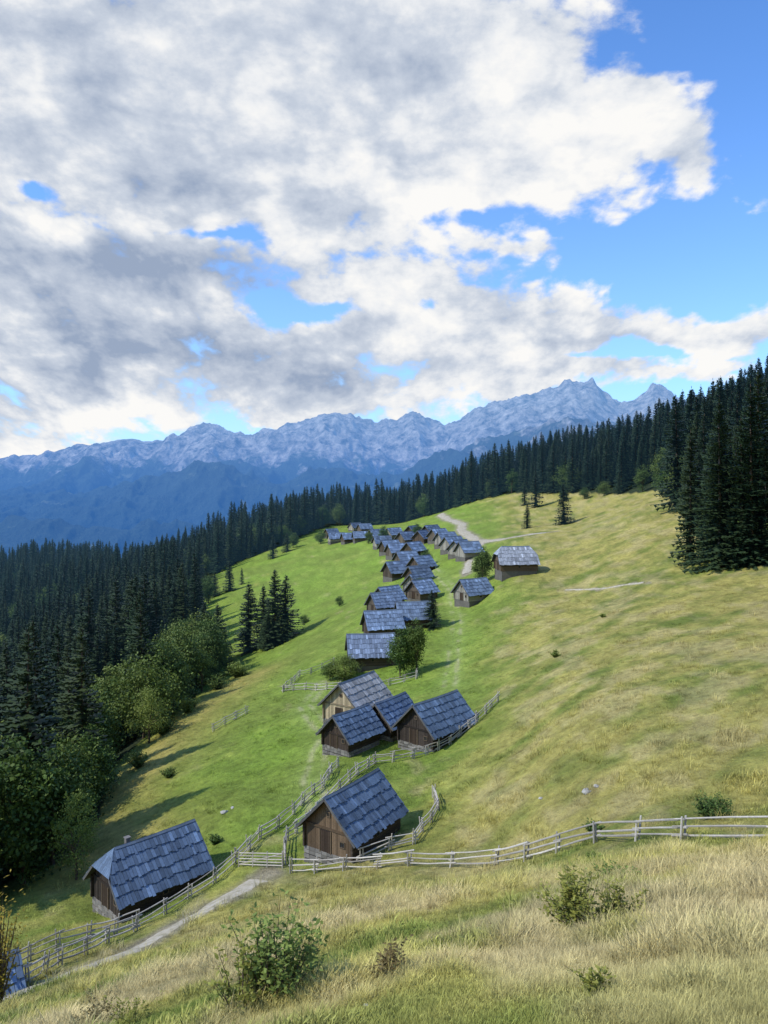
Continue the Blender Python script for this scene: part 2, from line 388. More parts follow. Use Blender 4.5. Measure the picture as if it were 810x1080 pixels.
    if detail>0:
        d=MB(); dx=-.3 if detail>1 else 0
        d.box(dx-.5,dx+.5,-hy-.05,-hy+.0,.30,2.1 if hw>2 else 1.9,(.04,.03,.025))
        for i in range(5): d.box(dx-.45+i*.18,dx-.45+i*.18+.165,-hy-.075,-hy-.045,.33,2.02 if hw>2 else 1.85,jit((.05,.035,.025),.25))
        for s2 in(-1,1): d.box(dx+s2*.54-.05,dx+s2*.54+.05,-hy-.10,-hy-.02,.28,2.1,jit((.12,.09,.06)))
        d.obj('door',m_wood,E)
        w=MB(); g=MB()
        def win(cx,cz,face,s=.22):
            if face=='g':
                for a in(-1,1):
                    w.box(cx+a*s-.035,cx+a*s+.035,-hy-.09,-hy-.01,cz-s-.035,cz+s+.035,FR); w.box(cx-s+.035,cx+s-.035,-hy-.088,-hy-.012,cz+a*s-.035,cz+a*s+.035,FR)
                w.box(cx-.015,cx+.015,-hy-.08,-hy-.04,cz-s+.04,cz+s-.04,FR)
                g.box(cx-s+.035,cx+s-.035,-hy-.055,-hy-.045,cz-s+.035,cz+s-.035,(.02,.02,.02))
            else:
                for a in(-1,1):
                    w.box(hx-.02,hx+.06,cx+a*s-.035,cx+a*s+.035,cz-s-.035,cz+s+.035,FR); w.box(hx-.018,hx+.058,cx-s+.035,cx+s-.035,cz+a*s-.035,cz+a*s+.035,FR)
                g.box(hx+.021,hx+.035,cx-s+.035,cx+s-.035,cz-s+.035,cz+s-.035,(.02,.02,.02))
        win(hx*.55,1.35,'g'); win(0,1.35,'s')
        if not hipf: win(0.0,hw+hx*tp*.45,'g',.17)
        w.obj('window_frame',m_wood,E); g.obj('window_glass',m_glass,E)
    if chimney:
        c=MB(); c.box(-.85,-.5,-hy*.5,-hy*.5+.35,hw,rz+.15,(.16,.15,.14)); c.box(-.9,-.45,-hy*.5-.05,-hy*.5+.40,rz+.152,rz+.22,(.2,.19,.18)); c.obj('chimney',m_stone,E)
    return E
hut(-2.6,63.0,34,6.4,5.0,2.3,45,wallc=(.07,.055,.042),gable=(.140,.098,.062),detail=2)
hut(-19.3,62.5,45,7.2,5.2,2.2,45,wallc=(.045,.036,.030),hipf=True,detail=2,chimney=True)
hut(-23.4,41.0,52,5.6,4.2,1.9,45,detail=2,wallc=(.08,.06,.045),sink=1.9)
hut(6.0,88,42,7.2,5.2,2.2,45,detail=2,wallc=(.045,.036,.030))
hut(-3.6,100,33,7.0,5.6,2.5,44,detail=2,roofc=(.31,.32,.33),wallc=(.28,.22,.15),gable=(.40,.33,.22))
hut(-3.8,87.5,40,5.0,4.2,1.9,45,detail=2,wallc=(.05,.038,.03))
hut(.8,92.2,36,5.2,4.2,1.9,45,detail=2,wallc=(.05,.04,.032))
hut(-2.3,131,82,7.2,5.8,2.3,45,detail=1,roofc=(.17,.22,.31))
FAR=[(-.3,147,84,6.3,5.3),(6,152,85,6.3,5.3),(0,163,60,5.5,4.8),(1,171,50,5,4.8),(19.5,166,52,6.3,5.3),(8.8,178,40,5.3,4.8),(8.5,190,50,5.6,4.8),(9.2,205,45,5.6,4.8),(11,222,50,6,5),(4,224,60,7,5.3),
(7.2,245,50,6.5,5),(10.2,262,45,6.5,5),(4.8,270,60,7,5),(8.7,300,50,6.5,5),(2.2,285,55,6.5,5),(-.8,315,60,6.5,5),(-3.2,350,60,7,5),(4.3,338,50,6.5,5),(12.4,330,40,6.5,5),
(-11,362,70,7,5),(-17,372,60,7,5),(-24,382,70,7.5,5),(-29,418,50,7,5),(-11,430,60,7,5),(-17,450,50,7,5),(23.3,232,45,6,5),(22.3,246,40,6.5,5),(24.8,222,60,6,5),(21.5,263,50,6.5,5),(20.3,283,40,6.5,5),(19,305,50,7,5),(14.5,290,40,6,5)]
for i,(x,y,az,l,w) in enumerate(FAR):
    k=random.uniform(.8,1.5)
    hut(x,y,az+random.uniform(-10,10),l,w,2.1,45,detail=1 if y<200 else 0,roofc=(.125*k,.175*k,.26*k),wallc=random.choice([(.07,.055,.04),(.11,.09,.07),(.08,.06,.045),(.26,.24,.2)]))
hut(29.8,172,84,8.0,6.5,2.3,45,detail=1,hipf=True,hipb=True,roofc=(.28,.31,.36),wallc=(.11,.08,.055))
# ------------------------------------------------------------------ fences
WG=(.42,.39,.34)
def fence(pts,sp=2.4,ht=1.15,rails=3,name='wooden_fence'):
    b=MB(); S=[]
    for (ax,ay),(bx,by) in zip(pts[:-1],pts[1:]):
        k=max(1,round(math.hypot(bx-ax,by-ay)/sp)); S+=[(ax+(bx-ax)*i/k+random.uniform(-.15,.15),ay+(by-ay)*i/k+random.uniform(-.25,.25)) for i in range(k)]
    S.append(pts[-1]); Zs=hh([p[0] for p in S],[p[1] for p in S])
    for i,(x,y) in enumerate(S):
        z=Zs[i]
        lx,ly=random.uniform(-.16,.16),random.uniform(-.16,.16)
        for o in (-.10,.10):
            b.pole((x+o,y+o*.4,z-.4),(x+o+lx+random.uniform(-.06,.06),y+o*.4+ly,z+ht+random.uniform(-.15,.22)),.065,.05,jit(WG,.3))
        if i<len(S)-1:
            x2,y2=S[i+1]; z2=Zs[i+1]
            for r in range(rails):
                a=.28+(ht-.38)*r/(rails-1); e=random.uniform(.1,.5)
                dx,dy,dz=x2-x,y2-y,z2-z; ln=math.hypot(dx,dy)+1e-6; k=e/ln
                p0=Vector((x-dx*k,y-dy*k,z-dz*k+a+random.uniform(-.12,.12))); p1=Vector((x2+dx*k,y2+dy*k,z2+dz*k+a+random.uniform(-.14,.12)))
                mid=(p0+p1)/2+Vector((random.uniform(-.04,.04),random.uniform(-.04,.04),random.uniform(-.08,.04)))
                c=jit(WG,.35); r0=random.uniform(.045,.07)
                b.pole(p0,mid,r0,r0*.92,c); b.pole(mid,p1,r0*.92,r0*.75,c)
    return b.obj(name,m_wood)
fence([(24,31),(17.9,34.5),(14.6,37),(12.1,43.5),(7.6,51.5),(1.9,56),(-3,58),(-7.3,60)],3.0,1.15)
fence([(-12.5,64),(-13.6,61.5),(-16.6,57.2),(-19.3,53.0),(-20.6,48.5),(-20.6,44),(-21.0,38)],2.2,1.2)
fence([(-18.2,55.5),(-21,54.0),(-24,51.0),(-27.5,48.5)],2.0,1.2)
fence([(-12.5,64),(-11.2,68),(-8.6,72),(-6.3,77),(-5.0,82)],2.0,1.2)
fence([(-8.0,62),(-8.6,66.5),(-6.2,71),(-3.5,77),(-1.0,82),(3.2,82.3)],2.0,1.2)
fence([(3.2,82.3),(6,83.5),(11,88.5),(14,93)],2.0,1.1)
fence([(-1.6,59),(2.3,61),(4.8,66.5),(4.6,70)],2.0,1.1)
fence([(-16.5,124),(-9,120),(-3,118),(5,119),(5.4,123)],2.2,1.2)
fence([(-16.5,124),(-15,133),(-9,136)],2.2,1.2)
fence([(-25,112),(-21,116)],2.2,1.2)
b=MB(); g0=Vector((-12.1,63.2,0));g1=Vector((-8.2,61.2,0)); z0=h(g0.x,g0.y);z1=h(g1.x,g1.y)
for i in range(5):
    a=.2+i*.24; b.pole((g0.x,g0.y,z0+a),(g1.x,g1.y,z1+a),.045,.045,jit(WG,.2))
b.pole((g0.x,g0.y,z0+.2),(g1.x,g1.y,z1+1.16),.045,.045,jit(WG,.2))
for t in (0,.33,.66,1):
    p=g0.lerp(g1,t); z=z0+(z1-z0)*t; b.pole((p.x,p.y,z-.2),(p.x,p.y,z+1.3),.06,.05,jit(WG,.2))
b.obj('wooden_gate',m_wood)
# ------------------------------------------------------------------ vegetation prototypes
def quadleaf(P,Dv,Nv,l,w):
    S=np.cross(Dv,Nv); S/=np.linalg.norm(S,axis=1)[:,None]+1e-9
    l=np.asarray(l).reshape(-1,1); w=np.asarray(w).reshape(-1,1)
    V=np.stack([P,P+Dv*l*.5+S*w*.5,P+Dv*l,P+Dv*l*.5-S*w*.5],1); k=len(P)
    return V.reshape(-1,3),np.arange(4*k).reshape(-1,4)
def unit(v): return v/(np.linalg.norm(v,axis=-1,keepdims=True)+1e-9)
def make_obj(name,leafV,leafF,leafv,wood,mleaf,link):
    wv=np.array(wood.v,float).reshape(-1,3); V=np.concatenate([leafV,wv]); F=[leafF]; o=len(leafV)
    q=[f for f in wood.f if len(f)==4]; F.append(np.array(q,int)+o) if q else None
    v=np.concatenate([leafv,np.full(len(wv),.3)])
    fm=[0]*len(leafF)+[1]*len(q)
    colv=np.tile([.12,.09,.07,1],(len(V),1))
    return npmesh(name,V,F,[mleaf,m_bark],{'v':('FLOAT',v),'col':('FLOAT_COLOR',colv)},link,fm)
def spruce(name,seed,H=20,R=3.2,dens=1,bare=.04,link=False):
    r=np.random.default_rng(seed); LV=[];vv=[]
    w=MB(); w.pole((0,0,-1),(0,0,H*.6),H*.014,H*.007,(.1,.08,.06),6,False); w.pole((0,0,H*.6),(0,0,H*.99),H*.007,.02,(.1,.08,.06),5,False)
    z=H*bare; asym=r.uniform(0,6.28)
    while z<H*.985:
        t=(z/H-bare)/(1-bare); nb=int((8 if t<.8 else 6)*dens)
        for i in range(nb):
            a=r.uniform(0,6.283); Lb=R*((1-t)**.8)*r.uniform(.68,1.10)*(1+.12*math.cos(a-asym))+.18
            if r.random()<.05: Lb*=.5
            zz=z+r.uniform(-.2,.2); d=np.array([math.cos(a),math.sin(a)]); s2=np.array([-d[1],d[0]])
            ns=max(3,int(Lb/.55)); up=.45*t
            def sp(s): return np.array([*(d*Lb*s),zz+Lb*(up*s-.42*s+.18*s*s)])
            for k in range(ns):
                s0=k/ns; s1=(k+1.35)/ns; p0=sp(s0);p1=sp(min(1.08,s1))
                wd=(.22+.42*Lb*.36*(1-s0)**.7)*r.uniform(.7,1.3)
                side=np.array([*(s2*wd),-.25*wd]); side2=np.array([*(-s2*wd),-.25*wd])
                q=r.uniform(-.06,.06,3)
                LV.append([p0,p0+side*.9+(p1-p0)*.75+q,p1,p0+side2*.9+(p1-p0)*.75-q])
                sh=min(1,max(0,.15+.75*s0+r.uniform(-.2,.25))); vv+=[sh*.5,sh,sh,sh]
                if k%2==0 or ns<4:
                    hp=p0+(p1-p0)*.5; dn=np.array([0,0,-r.uniform(.3,.6)])*(.5+.5*min(1,Lb/2))
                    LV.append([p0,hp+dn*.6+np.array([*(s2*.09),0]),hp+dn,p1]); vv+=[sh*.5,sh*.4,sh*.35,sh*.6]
        z+=H*.021*(1 if t<.8 else .75)
    for i in range(6):
        a=i; p=np.array([0,0,H*.985]); LV.append([p,p+[.08*math.cos(a),.08*math.sin(a),.2],p+[0,0,.55],p+[-.05*math.cos(a),-.05*math.sin(a),.2]]); vv+=[.5]*4
    V=np.array(LV,float).reshape(-1,3); F=np.arange(len(V)).reshape(-1,4)
    return make_obj(name,V,F,np.array(vv),w,m_spruce,link)
def broadleaf(name,seed,H=10,R=3.2,mat=None,link=False,nclump=80,per=80,ls=.34,base=.10):
    r=np.random.default_rng(seed); w=MB(); LV=[];vv=[]
    c=(.15,.13,.1)
    w.pole((0,0,-.6),(.1,0,H*.35),H*.02,H*.014,c,7,False)
    cl=[]
    for i in range(nclump):
        u=unit(r.normal(size=3)); rad=r.uniform(.3,1)**.6
        p=np.array([u[0]*R*rad,u[1]*R*rad,H*(base+(1-base)*.52)+u[2]*H*(1-base)*.48*rad])
        tt=(p[2]/H-base)/(1-base); k=1.05-.55*max(0,tt-.35)/.65-.3*max(0,.2-tt)/.2; p[0]*=k;p[1]*=k
        p+=r.normal(size=3)*R*.09; cl.append(p)
    for i in range(9):
        p=cl[r.integers(len(cl))]; s=Vector((.1,0,H*r.uniform(.15,.4))); m=s.lerp(Vector(p),.5)+Vector((0,0,H*.03)); w.pole(s,m,H*.009,H*.006,c,5,False); w.pole(m,Vector(p),H*.006,H*.002,c,5,False)
    for p in cl:
        k=int(per*r.uniform(.6,1.3)); cr=R*.20*r.uniform(.6,1.4)
        P=p+r.normal(size=(k,3))*cr*[1,1,.7]; Dv=unit(r.normal(size=(k,3))+[0,0,-.2]); Nv=unit(r.normal(size=(k,3))+[0,0,1.2])
        V,F=quadleaf(P,Dv,Nv,ls*r.uniform(.7,1.3,k),ls*.7*r.uniform(.7,1.2,k)); LV.append(V)
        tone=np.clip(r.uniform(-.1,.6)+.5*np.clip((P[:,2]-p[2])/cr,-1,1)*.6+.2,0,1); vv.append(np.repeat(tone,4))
    V=np.concatenate(LV); F=np.arange(len(V)).reshape(-1,4)
    return make_obj(name,V,F,np.concatenate(vv),w,mat or m_broad,link)
def shrub(name,seed,H=1.2,R=.5,mat=None,stems=26,per=34,ls=.055,link=True):
    r=np.random.default_rng(seed); w=MB(); LV=[];vv=[]
    for i in range(stems):
        a=r.uniform(0,6.283); lean=r.uniform(.1,1)*R; hgt=H*r.uniform(.35,1)*(1-.25*lean/R)
        b0=np.array([math.cos(a)*.12*R,math.sin(a)*.12*R,-.05]); b1=np.array([math.cos(a)*lean*.6,math.sin(a)*lean*.6,hgt*.55]); b2=np.array([math.cos(a)*lean+r.normal()*.04,math.sin(a)*lean+r.normal()*.04,hgt])
        w.pole(b0,b1,.009*H,.006*H,(.1,.08,.06),4,False); w.pole(b1,b2,.006*H,.002,(.1,.08,.06),4,False)
        k=int(per*r.uniform(.7,1.2)); s=r.uniform(.1,1.02,k)[:,None]
        P=np.where(s<.5,b0+(b1-b0)*s*2,b1+(b2-b1)*(s-.5)*2)
        P=P+r.normal(size=(k,3))*.035*H; ra=r.uniform(0,6.283,k)
        Dv=unit(np.stack([np.cos(ra),np.sin(ra),r.uniform(-.2,.8,k)],1)); Nv=unit(r.normal(size=(k,3))*.6+[0,0,1])
        V,F=quadleaf(P,Dv,Nv,ls*r.uniform(.6,1.4,k),ls*.55*r.uniform(.7,1.2,k)); LV.append(V); vv.append(np.repeat(np.clip(s[:,0]*.7+r.normal(size=k)*.2,0,1),4))
    V=np.concatenate(LV); F=np.arange(len(V)).reshape(-1,4)
    return make_obj(name,V,F,np.concatenate(vv),w,mat or m_shrub,link)
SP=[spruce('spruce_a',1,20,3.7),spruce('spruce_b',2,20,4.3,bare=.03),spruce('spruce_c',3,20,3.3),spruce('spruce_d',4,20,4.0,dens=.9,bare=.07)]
BL=[broadleaf('broad_a',11),broadleaf('broad_b',12,R=2.7),broadleaf('broad_c',13,R=3.8)]
BI=[broadleaf('birch_a',14,R=2.8,mat=m_birch,nclump=60,per=60,ls=.26,base=.06),broadleaf('birch_b',15,R=2.4,mat=m_birch,nclump=50,per=60,ls=.26,base=.1)]
def place(proto,name,x,y,hgt,ref,wide=1.0):
    o=D.objects.new(name,proto.data); scene.collection.objects.link(o); s=hgt/ref
    o.location=(x,y,h(x,y)-.1); o.scale=(s*wide,s*wide,s); o.rotation_euler=(random.uniform(-.02,.02),random.uniform(-.02,.02),random.uniform(0,6.28)); return o
for i,(x,y,hg) in enumerate([(-34,190,17.5),(-26.6,185,18.5),(-30,189,15.5),(-24.3,187,16),(-28,183,9),(61.5,260,14),(50,265,8.5),(66,330,15.5),(64,345,9),(9.6,150,7.5),(-61,300,12),(-66,296,9),(-55.6,380,12),(-50,392,10),
    (-40.5,185,15),(-43,180,17),(-39,172,10),(58,131,29),(62,128,31),(66,133,32),(61,137,28),(70,128,32),(56.5,140,25),(-58,310,7),(93,300,9)]):
    place(SP[i%4],'spruce_tree',x,y,hg,20,random.uniform(1.3,1.55) if i<17 else .95)
for i,(x,y,hg,w) in enumerate([(2.6,122,8.0,.85),(5.2,122.5,8.5,.8),(-6.6,125,4.2,1.5),(-9,126,3,1.5),(22.8,176,8.5,1.0),(-45,92,15,1),(-50,100,16,1),(-60,104,16,1),(-12,205,3,1),
    (-52,215,7,1.2),(-66,285,9,1.1),(-70,300,9,1),(-48,400,8,1.2),(-32,205,3,1.5),(90,310,6,1.2),(84,318,5,1.4),(78,330,5,1.4),(-21,200,2.5,1.4),(0,330,7,1.1),(-7,340,6,1.2),(-33,395,7,1.2),(14,318,6,1.1),(-38,100,8,1),(9,186,4,1.3),(13,232,5,1.2),(-3,172,3.5,1.3)]):
    place(BL[i%3],'broadleaf_tree',x,y,hg,10,w)
for i,(x,y,hg,w) in enumerate([(-28.6,70.5,8.3,.85),(-32.5,80,8.5,.9),(-36.5,118,9,1),(-36,150,9,1.1),(-37,133,7,1.1)]): place(BI[i%2],'birch_tree',x,y,hg,10,w)
def putshrub(x,y,**k):
    o=shrub('shrub',**k); o.location=(x,y,h(x,y)); return o
putshrub(-1.45,10.0,seed=21,H=1.55,R=.70,stems=40,per=54,ls=.09,mat=m_birch)
putshrub(-1.85,9.8,seed=33,H=1.1,R=.55,stems=22,per=36,ls=.08,mat=m_shrub)
putshrub(0.0,9.9,seed=22,H=.80,R=.28,mat=m_brown,stems=18,per=34,ls=.06)
putshrub(2.95,11.6,seed=23,H=1.15,R=.65,mat=m_shrub,stems=38,per=54,ls=.08)
putshrub(3.6,11.8,seed=34,H=.65,R=.5,mat=m_shrub,stems=26,per=40,ls=.065)
putshrub(6.1,20.0,seed=24,H=.7,R=.9,mat=m_birch,stems=40,per=40,ls=.08)
putshrub(18.2,42,seed=25,H=1.3,R=1.3,mat=m_broad,stems=70,per=50,ls=.14)
putshrub(-5.0,13.5,seed=26,H=.5,R=.7,mat=m_brown,stems=30,per=30)
putshrub(-4.2,12.6,seed=27,H=.45,R=.6,mat=m_shrub,stems=26,per=30)
putshrub(-18.0,35.2,seed=28,H=6.8,R=1.1,mat=m_yel,stems=26,per=50,ls=.18)
putshrub(1.9,6.9,seed=29,H=.35,R=.22,mat=m_shrub,stems=18,per=26,ls=.05)
for i,(x,y,s) in enumerate([(23,102,1.0),(-27,95,1.4),(-35,120,3),(-33,128,3),(-36,140,3.5),(-32,146,3),(-30,155,3.5),(-33,165,4),(-15.5,70,1),(10,36,.5),(13,47,.8),(-34,105,2.5),(34,118,.7)]):
    putshrub(x,y,seed=40+i,H=s,R=s*.8,mat=m_broad if i%3 else m_birch,stems=40,per=40,ls=.10*s+.06)
# ------------------------------------------------------------------ instancing
def scatter(name,P,rot,scl,idx,protos,col=None):
    me=D.meshes.new(name); me.vertices.add(len(P)); me.vertices.foreach_set('co',np.asarray(P,np.float32).ravel())
    def att(n,ty,dat,key): a=me.attributes.new(n,ty,'POINT'); a.data.foreach_set(key,dat)
    att('rot','FLOAT_VECTOR',np.asarray(rot,np.float32).ravel(),'vector'); att('scl','FLOAT_VECTOR',np.asarray(scl,np.float32).ravel(),'vector'); att('idx','INT',np.asarray(idx,np.int32),'value')
    if col is not None: att('gcol','FLOAT_COLOR',np.c_[col,np.ones(len(col))].astype(np.float32).ravel(),'color')
    ob=D.objects.new(name,me); scene.collection.objects.link(ob)
    co=D.collections.new(name+'_models')
    for o in protos: co.objects.link(o)
    ng=D.node_groups.new(name,'GeometryNodeTree'); ng.interface.new_socket('Geometry',in_out='INPUT',socket_type='NodeSocketGeometry'); ng.interface.new_socket('Geometry',in_out='OUTPUT',socket_type='NodeSocketGeometry')
    gi=ng.nodes.new('NodeGroupInput');go=ng.nodes.new('NodeGroupOutput'); ip=ng.nodes.new('GeometryNodeInstanceOnPoints'); ci=ng.nodes.new('GeometryNodeCollectionInfo')
    ci.inputs['Collection'].default_value=co; ci.inputs['Separate Children'].default_value=True; ci.inputs['Reset Children'].default_value=True
    def na(n,ty): q=ng.nodes.new('GeometryNodeInputNamedAttribute'); q.data_type=ty; q.inputs['Name'].default_value=n; return [o for o in q.outputs if o.name=='Attribute' and o.enabled][0]
    e=ng.nodes.new('FunctionNodeEulerToRotation'); l=ng.links.new
    l(gi.outputs[0],ip.inputs['Points']); l(ci.outputs[0],ip.inputs['Instance']); ip.inputs['Pick Instance'].default_value=True
    l(na('idx','INT'),ip.inputs['Instance Index']); l(na('rot','FLOAT_VECTOR'),e.inputs[0]); l(e.outputs[0],ip.inputs['Rotation']); l(na('scl','FLOAT_VECTOR'),ip.inputs['Scale']); l(ip.outputs[0],go.inputs[0])
    md=ob.modifiers.new('scatter','NODES'); md.node_group=ng; return ob
def grid(x0,x1,y0,y1,s):
    gx,gy=np.meshgrid(np.arange(x0,x1,s),np.arange(y0,y1,s)); gx=gx.ravel();gy=gy.ravel()
    return gx+rng.uniform(-.45,.45,len(gx))*s,gy+rng.uniform(-.45,.45,len(gx))*s
parts=[]
for (a,b_,s) in ((60,260,4.7),(260,500,6.2),(500,880,8.5)):
    x,y=grid(-b_*1.0,b_*1.0,40,b_,s); r=np.hypot(x,y); m=(r>=a)&(r<b_)&(~inside(x,y))&(np.abs(x)<y*.7+22)&(y>62)
    x=x[m];y=y[m]
    gapn=fbm(x/22,y/22,2,91); k=gapn>.26
    parts.append(np.c_[x[k],y[k]])
FP=np.concatenate(parts); fz=hh(FP[:,0],FP[:,1]); nF=len(FP)
nn=fbm(FP[:,0]/50,FP[:,1]/50,3,71)
sc=rng.uniform(.75,1.15,nF)*(.80+.55*nn); sc*=np.where(rng.random(nF)<.15,.65,1)
dl=(FP[:,0]<-20)&(fbm(FP[:,0]/18,FP[:,1]/18,2,55)+.25*rng.random(nF)>.72)
edge=(FP[:,0]>0)&inside(FP[:,0]-10,FP[:,1]-4)&(rng.random(nF)<.10); dl|=edge
dl|=(FP[:,0]<-25)&(FP[:,1]<150)&(rng.random(nF)<.30)
ms=~dl
def rots(k): return np.c_[rng.uniform(-.03,.03,k),rng.uniform(-.03,.03,k),rng.uniform(0,6.28,k)]
P3=np.c_[FP,fz-.2]
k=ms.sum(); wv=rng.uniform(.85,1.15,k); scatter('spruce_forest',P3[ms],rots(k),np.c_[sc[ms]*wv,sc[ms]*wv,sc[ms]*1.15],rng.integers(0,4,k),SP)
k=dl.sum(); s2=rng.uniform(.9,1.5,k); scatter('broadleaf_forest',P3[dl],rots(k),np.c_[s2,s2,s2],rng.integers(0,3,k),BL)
def tuft(name,seed,nb=26,hh_=.24,spread=.16,bw=.010):
    r=np.random.default_rng(seed); V=[];F=[];v=[]
    for i in range(nb):
        a=r.uniform(0,6.28); q=r.uniform(0,1)**.6*spread; b0=np.array([math.cos(a)*q,math.sin(a)*q,-.03]); L_=hh_*r.uniform(.45,1.15); a2=a+r.normal()*.8
        ln=r.uniform(.25,.95)*L_; d=np.array([math.cos(a2),math.sin(a2),0]); s=np.array([-d[1],d[0],0])*bw*r.uniform(.6,1.2)
        m=b0+d*ln*.35+np.array([0,0,L_*.6]); t=b0+d*ln+np.array([0,0,L_*.85]); o=len(V)
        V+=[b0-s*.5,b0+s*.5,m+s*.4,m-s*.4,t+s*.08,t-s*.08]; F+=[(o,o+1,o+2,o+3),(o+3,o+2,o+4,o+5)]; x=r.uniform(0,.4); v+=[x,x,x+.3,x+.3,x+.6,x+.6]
    return npmesh(name,np.array(V),[np.array(F)],[mgr],{'v':('FLOAT',v)},False)
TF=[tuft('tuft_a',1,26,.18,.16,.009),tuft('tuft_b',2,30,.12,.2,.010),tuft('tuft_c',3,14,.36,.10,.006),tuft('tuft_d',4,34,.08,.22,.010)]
nT=85000
lr=rng.uniform(math.log(3.),math.log(150),nT); lr=np.where(rng.random(nT)<.5,rng.uniform(math.log(4.5),math.log(40),nT),lr)
an=np.radians(rng.uniform(-30,30,nT)); r=np.exp(lr); x=r*np.sin(an);y=r*np.cos(an)
m=inside(x,y)
for fx,fy,fr in FOOT: m&=np.hypot(x-fx,y-fy)>fr*.8
for p,w in PATHS: m&=distpoly(x,y,p)>w*.75
x=x[m];y=y[m];r=r[m]; k=len(x); c=gcol(x,y)
tall=fbm(x/1.7,y/1.7,3,13)
sz=(.45+.9*sstep(.42,.72,tall))*np.clip(.75+r/40,1,2.2)*rng.uniform(.7,1.25,k)
dryn=c[:,0]/c[:,1]
idx=np.where(dryn>1.09,np.where(rng.random(k)<.3,2,0),np.where(rng.random(k)<.5,3,1))
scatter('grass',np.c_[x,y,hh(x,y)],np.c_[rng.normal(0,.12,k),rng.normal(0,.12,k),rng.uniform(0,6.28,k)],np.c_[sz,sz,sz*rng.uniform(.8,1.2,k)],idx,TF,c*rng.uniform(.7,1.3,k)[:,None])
print('grass',k,'forest',nF,time.time()-T0)
def rock(x,y,s,seed):
    b=MB()
    bm=bmesh.new(); bmesh.ops.create_icosphere(bm,subdivisions=2,radius=1)
    for v in bm.verts:
        k=1+.35*(vn(v.co.x*1.5+seed,v.co.y*1.5+v.co.z)-.5)*2; v.co=Vector((v.co.x*k*1.2,v.co.y*k,v.co.z*k*.6))*s
        v.co.x=round(v.co.x/(s*.25))*s*.25*.4+v.co.x*.6
    vs=[tuple(v.co) for v in bm.verts]; fs=[tuple(q.index for q in f.verts) for f in bm.faces]; bm.free()
    b.add(vs,fs,(.42,.41,.38)); o=b.obj('limestone_rock',m_stone); o.location=(x,y,h(x,y)+s*.12); o.rotation_euler=(0,0,seed)
for i,(x,y,s) in enumerate([(14.6,54.5,.32),(15.3,54.6,.2),(3.3,7.6,.08),(3.45,7.9,.05),(2.8,6.9,.05),(2.3,7.2,.04),(-16,76,.35),(-15.3,76.5,.2),(3.9,8.6,.06),(12,58,.15),(-.2,8.6,.04)]): rock(x,y,s,i+1)
# ------------------------------------------------------------------ mountains
us=np.linspace(-1.0,1.0,1300); ds=np.concatenate([np.linspace(2300,6000,140),np.linspace(6050,12000,280),np.linspace(12100,14500,20)])
def pf(tab,sc):
    a=np.array(tab,float); return (a[:,0]-405)/800,(510-a[:,1])/800*sc
s0u,s0z=pf([(-400,545),(-100,540),(0,545),(80,556),(160,548),(260,565),(340,550),(430,540),(600,520),(1200,520)],4300)
s1u,s1z=pf([(-400,520),(-100,518),(0,520),(70,509),(150,513),(230,500),(300,518),(360,507),(420,513),(440,505),(480,488),(540,474),(600,463),(650,458),(810,455),(1200,470)],6700)
s2u,s2z=pf([(-400,480),(-100,488),(0,487),(60,478),(110,470),(150,467),(185,460),(200,450),(222,445),(238,452),(270,455),(310,447),(345,441),(370,438),(395,447),(420,443),(435,434),(450,443),(470,452),(485,442),(500,432),(530,424),(570,414),(592,406),(603,400),(612,404),(625,402),(640,412),(652,420),(665,422),(690,408),(705,414),(740,430),(810,440),(1200,470)],10800)
U,DD=np.meshgrid(us,ds,indexing='ij'); XX=U*DD;YY=DD
R0=np.interp(U,s0u,s0z);R1=np.interp(U,s1u,s1z);R2=np.interp(U,s2u,s2z)
dw=DD+900*(fbm(XX/2500,YY/2500,3,5)-.5)*sstep(14000,10800,DD)
dw=np.where(DD>9000,DD+ (dw-DD)*np.clip((10800-DD)/1800,0,1),dw)
kn=[1800,3100,4300,5000,6700,7900,10800,14500]; kv=[-560+0*U,-620+0*U,R0,R0-330,R1,R1-230+.1*(R2-R1),R2,R2-900]
ZZ=np.zeros_like(U)
for i in range(len(kn)-1):
    m=(dw>=kn[i])&(dw<=kn[i+1]+ (1e5 if i==len(kn)-2 else 0)); t=np.clip((dw-kn[i])/(kn[i+1]-kn[i]),0,1)
    tt=t**1.15 if kv[i+1].mean()>kv[i].mean() else 1-(1-t)**1.15
    ZZ=np.where(m,kv[i]*(1-tt)+kv[i+1]*tt,ZZ)
rn=ridged(XX/1500,YY/2300,6,3); rn2=ridged(XX/420,YY/700,5,8)
env=sstep(2400,4500,DD)
crest=np.exp(-((DD-10800)/500)**2)
ZZ+=env*(1-.6*crest)*((380+260*sstep(5500,7500,DD))*(rn-.62)+270*(rn2-.6))+crest*85*(ridged(XX/200,YY/400,4,2)-.6)*1.6*sstep(-.5,-.2,U)
cap=R2+70; ZZ=np.where(DD>8500,np.minimum(ZZ,cap),ZZ)
ZZ=np.where(DD>12000,np.minimum(ZZ,R2-150),ZZ)
I=np.arange(U.size).reshape(U.shape); F=np.stack([I[:-1,:-1],I[1:,:-1],I[1:,1:],I[:-1,1:]],-1).reshape(-1,4)
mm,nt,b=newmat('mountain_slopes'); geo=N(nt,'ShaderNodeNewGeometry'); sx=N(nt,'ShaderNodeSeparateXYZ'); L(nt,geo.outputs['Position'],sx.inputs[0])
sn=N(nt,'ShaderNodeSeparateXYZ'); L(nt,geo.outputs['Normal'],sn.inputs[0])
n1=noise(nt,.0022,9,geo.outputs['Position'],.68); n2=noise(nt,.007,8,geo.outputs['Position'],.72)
el=math_(nt,'ADD',sx.outputs[2],math_(nt,'MULTIPLY_ADD',n1,1500,-750)); el=math_(nt,'MULTIPLY_ADD',sn.outputs[2],-500,math_(nt,'ADD',el,300))
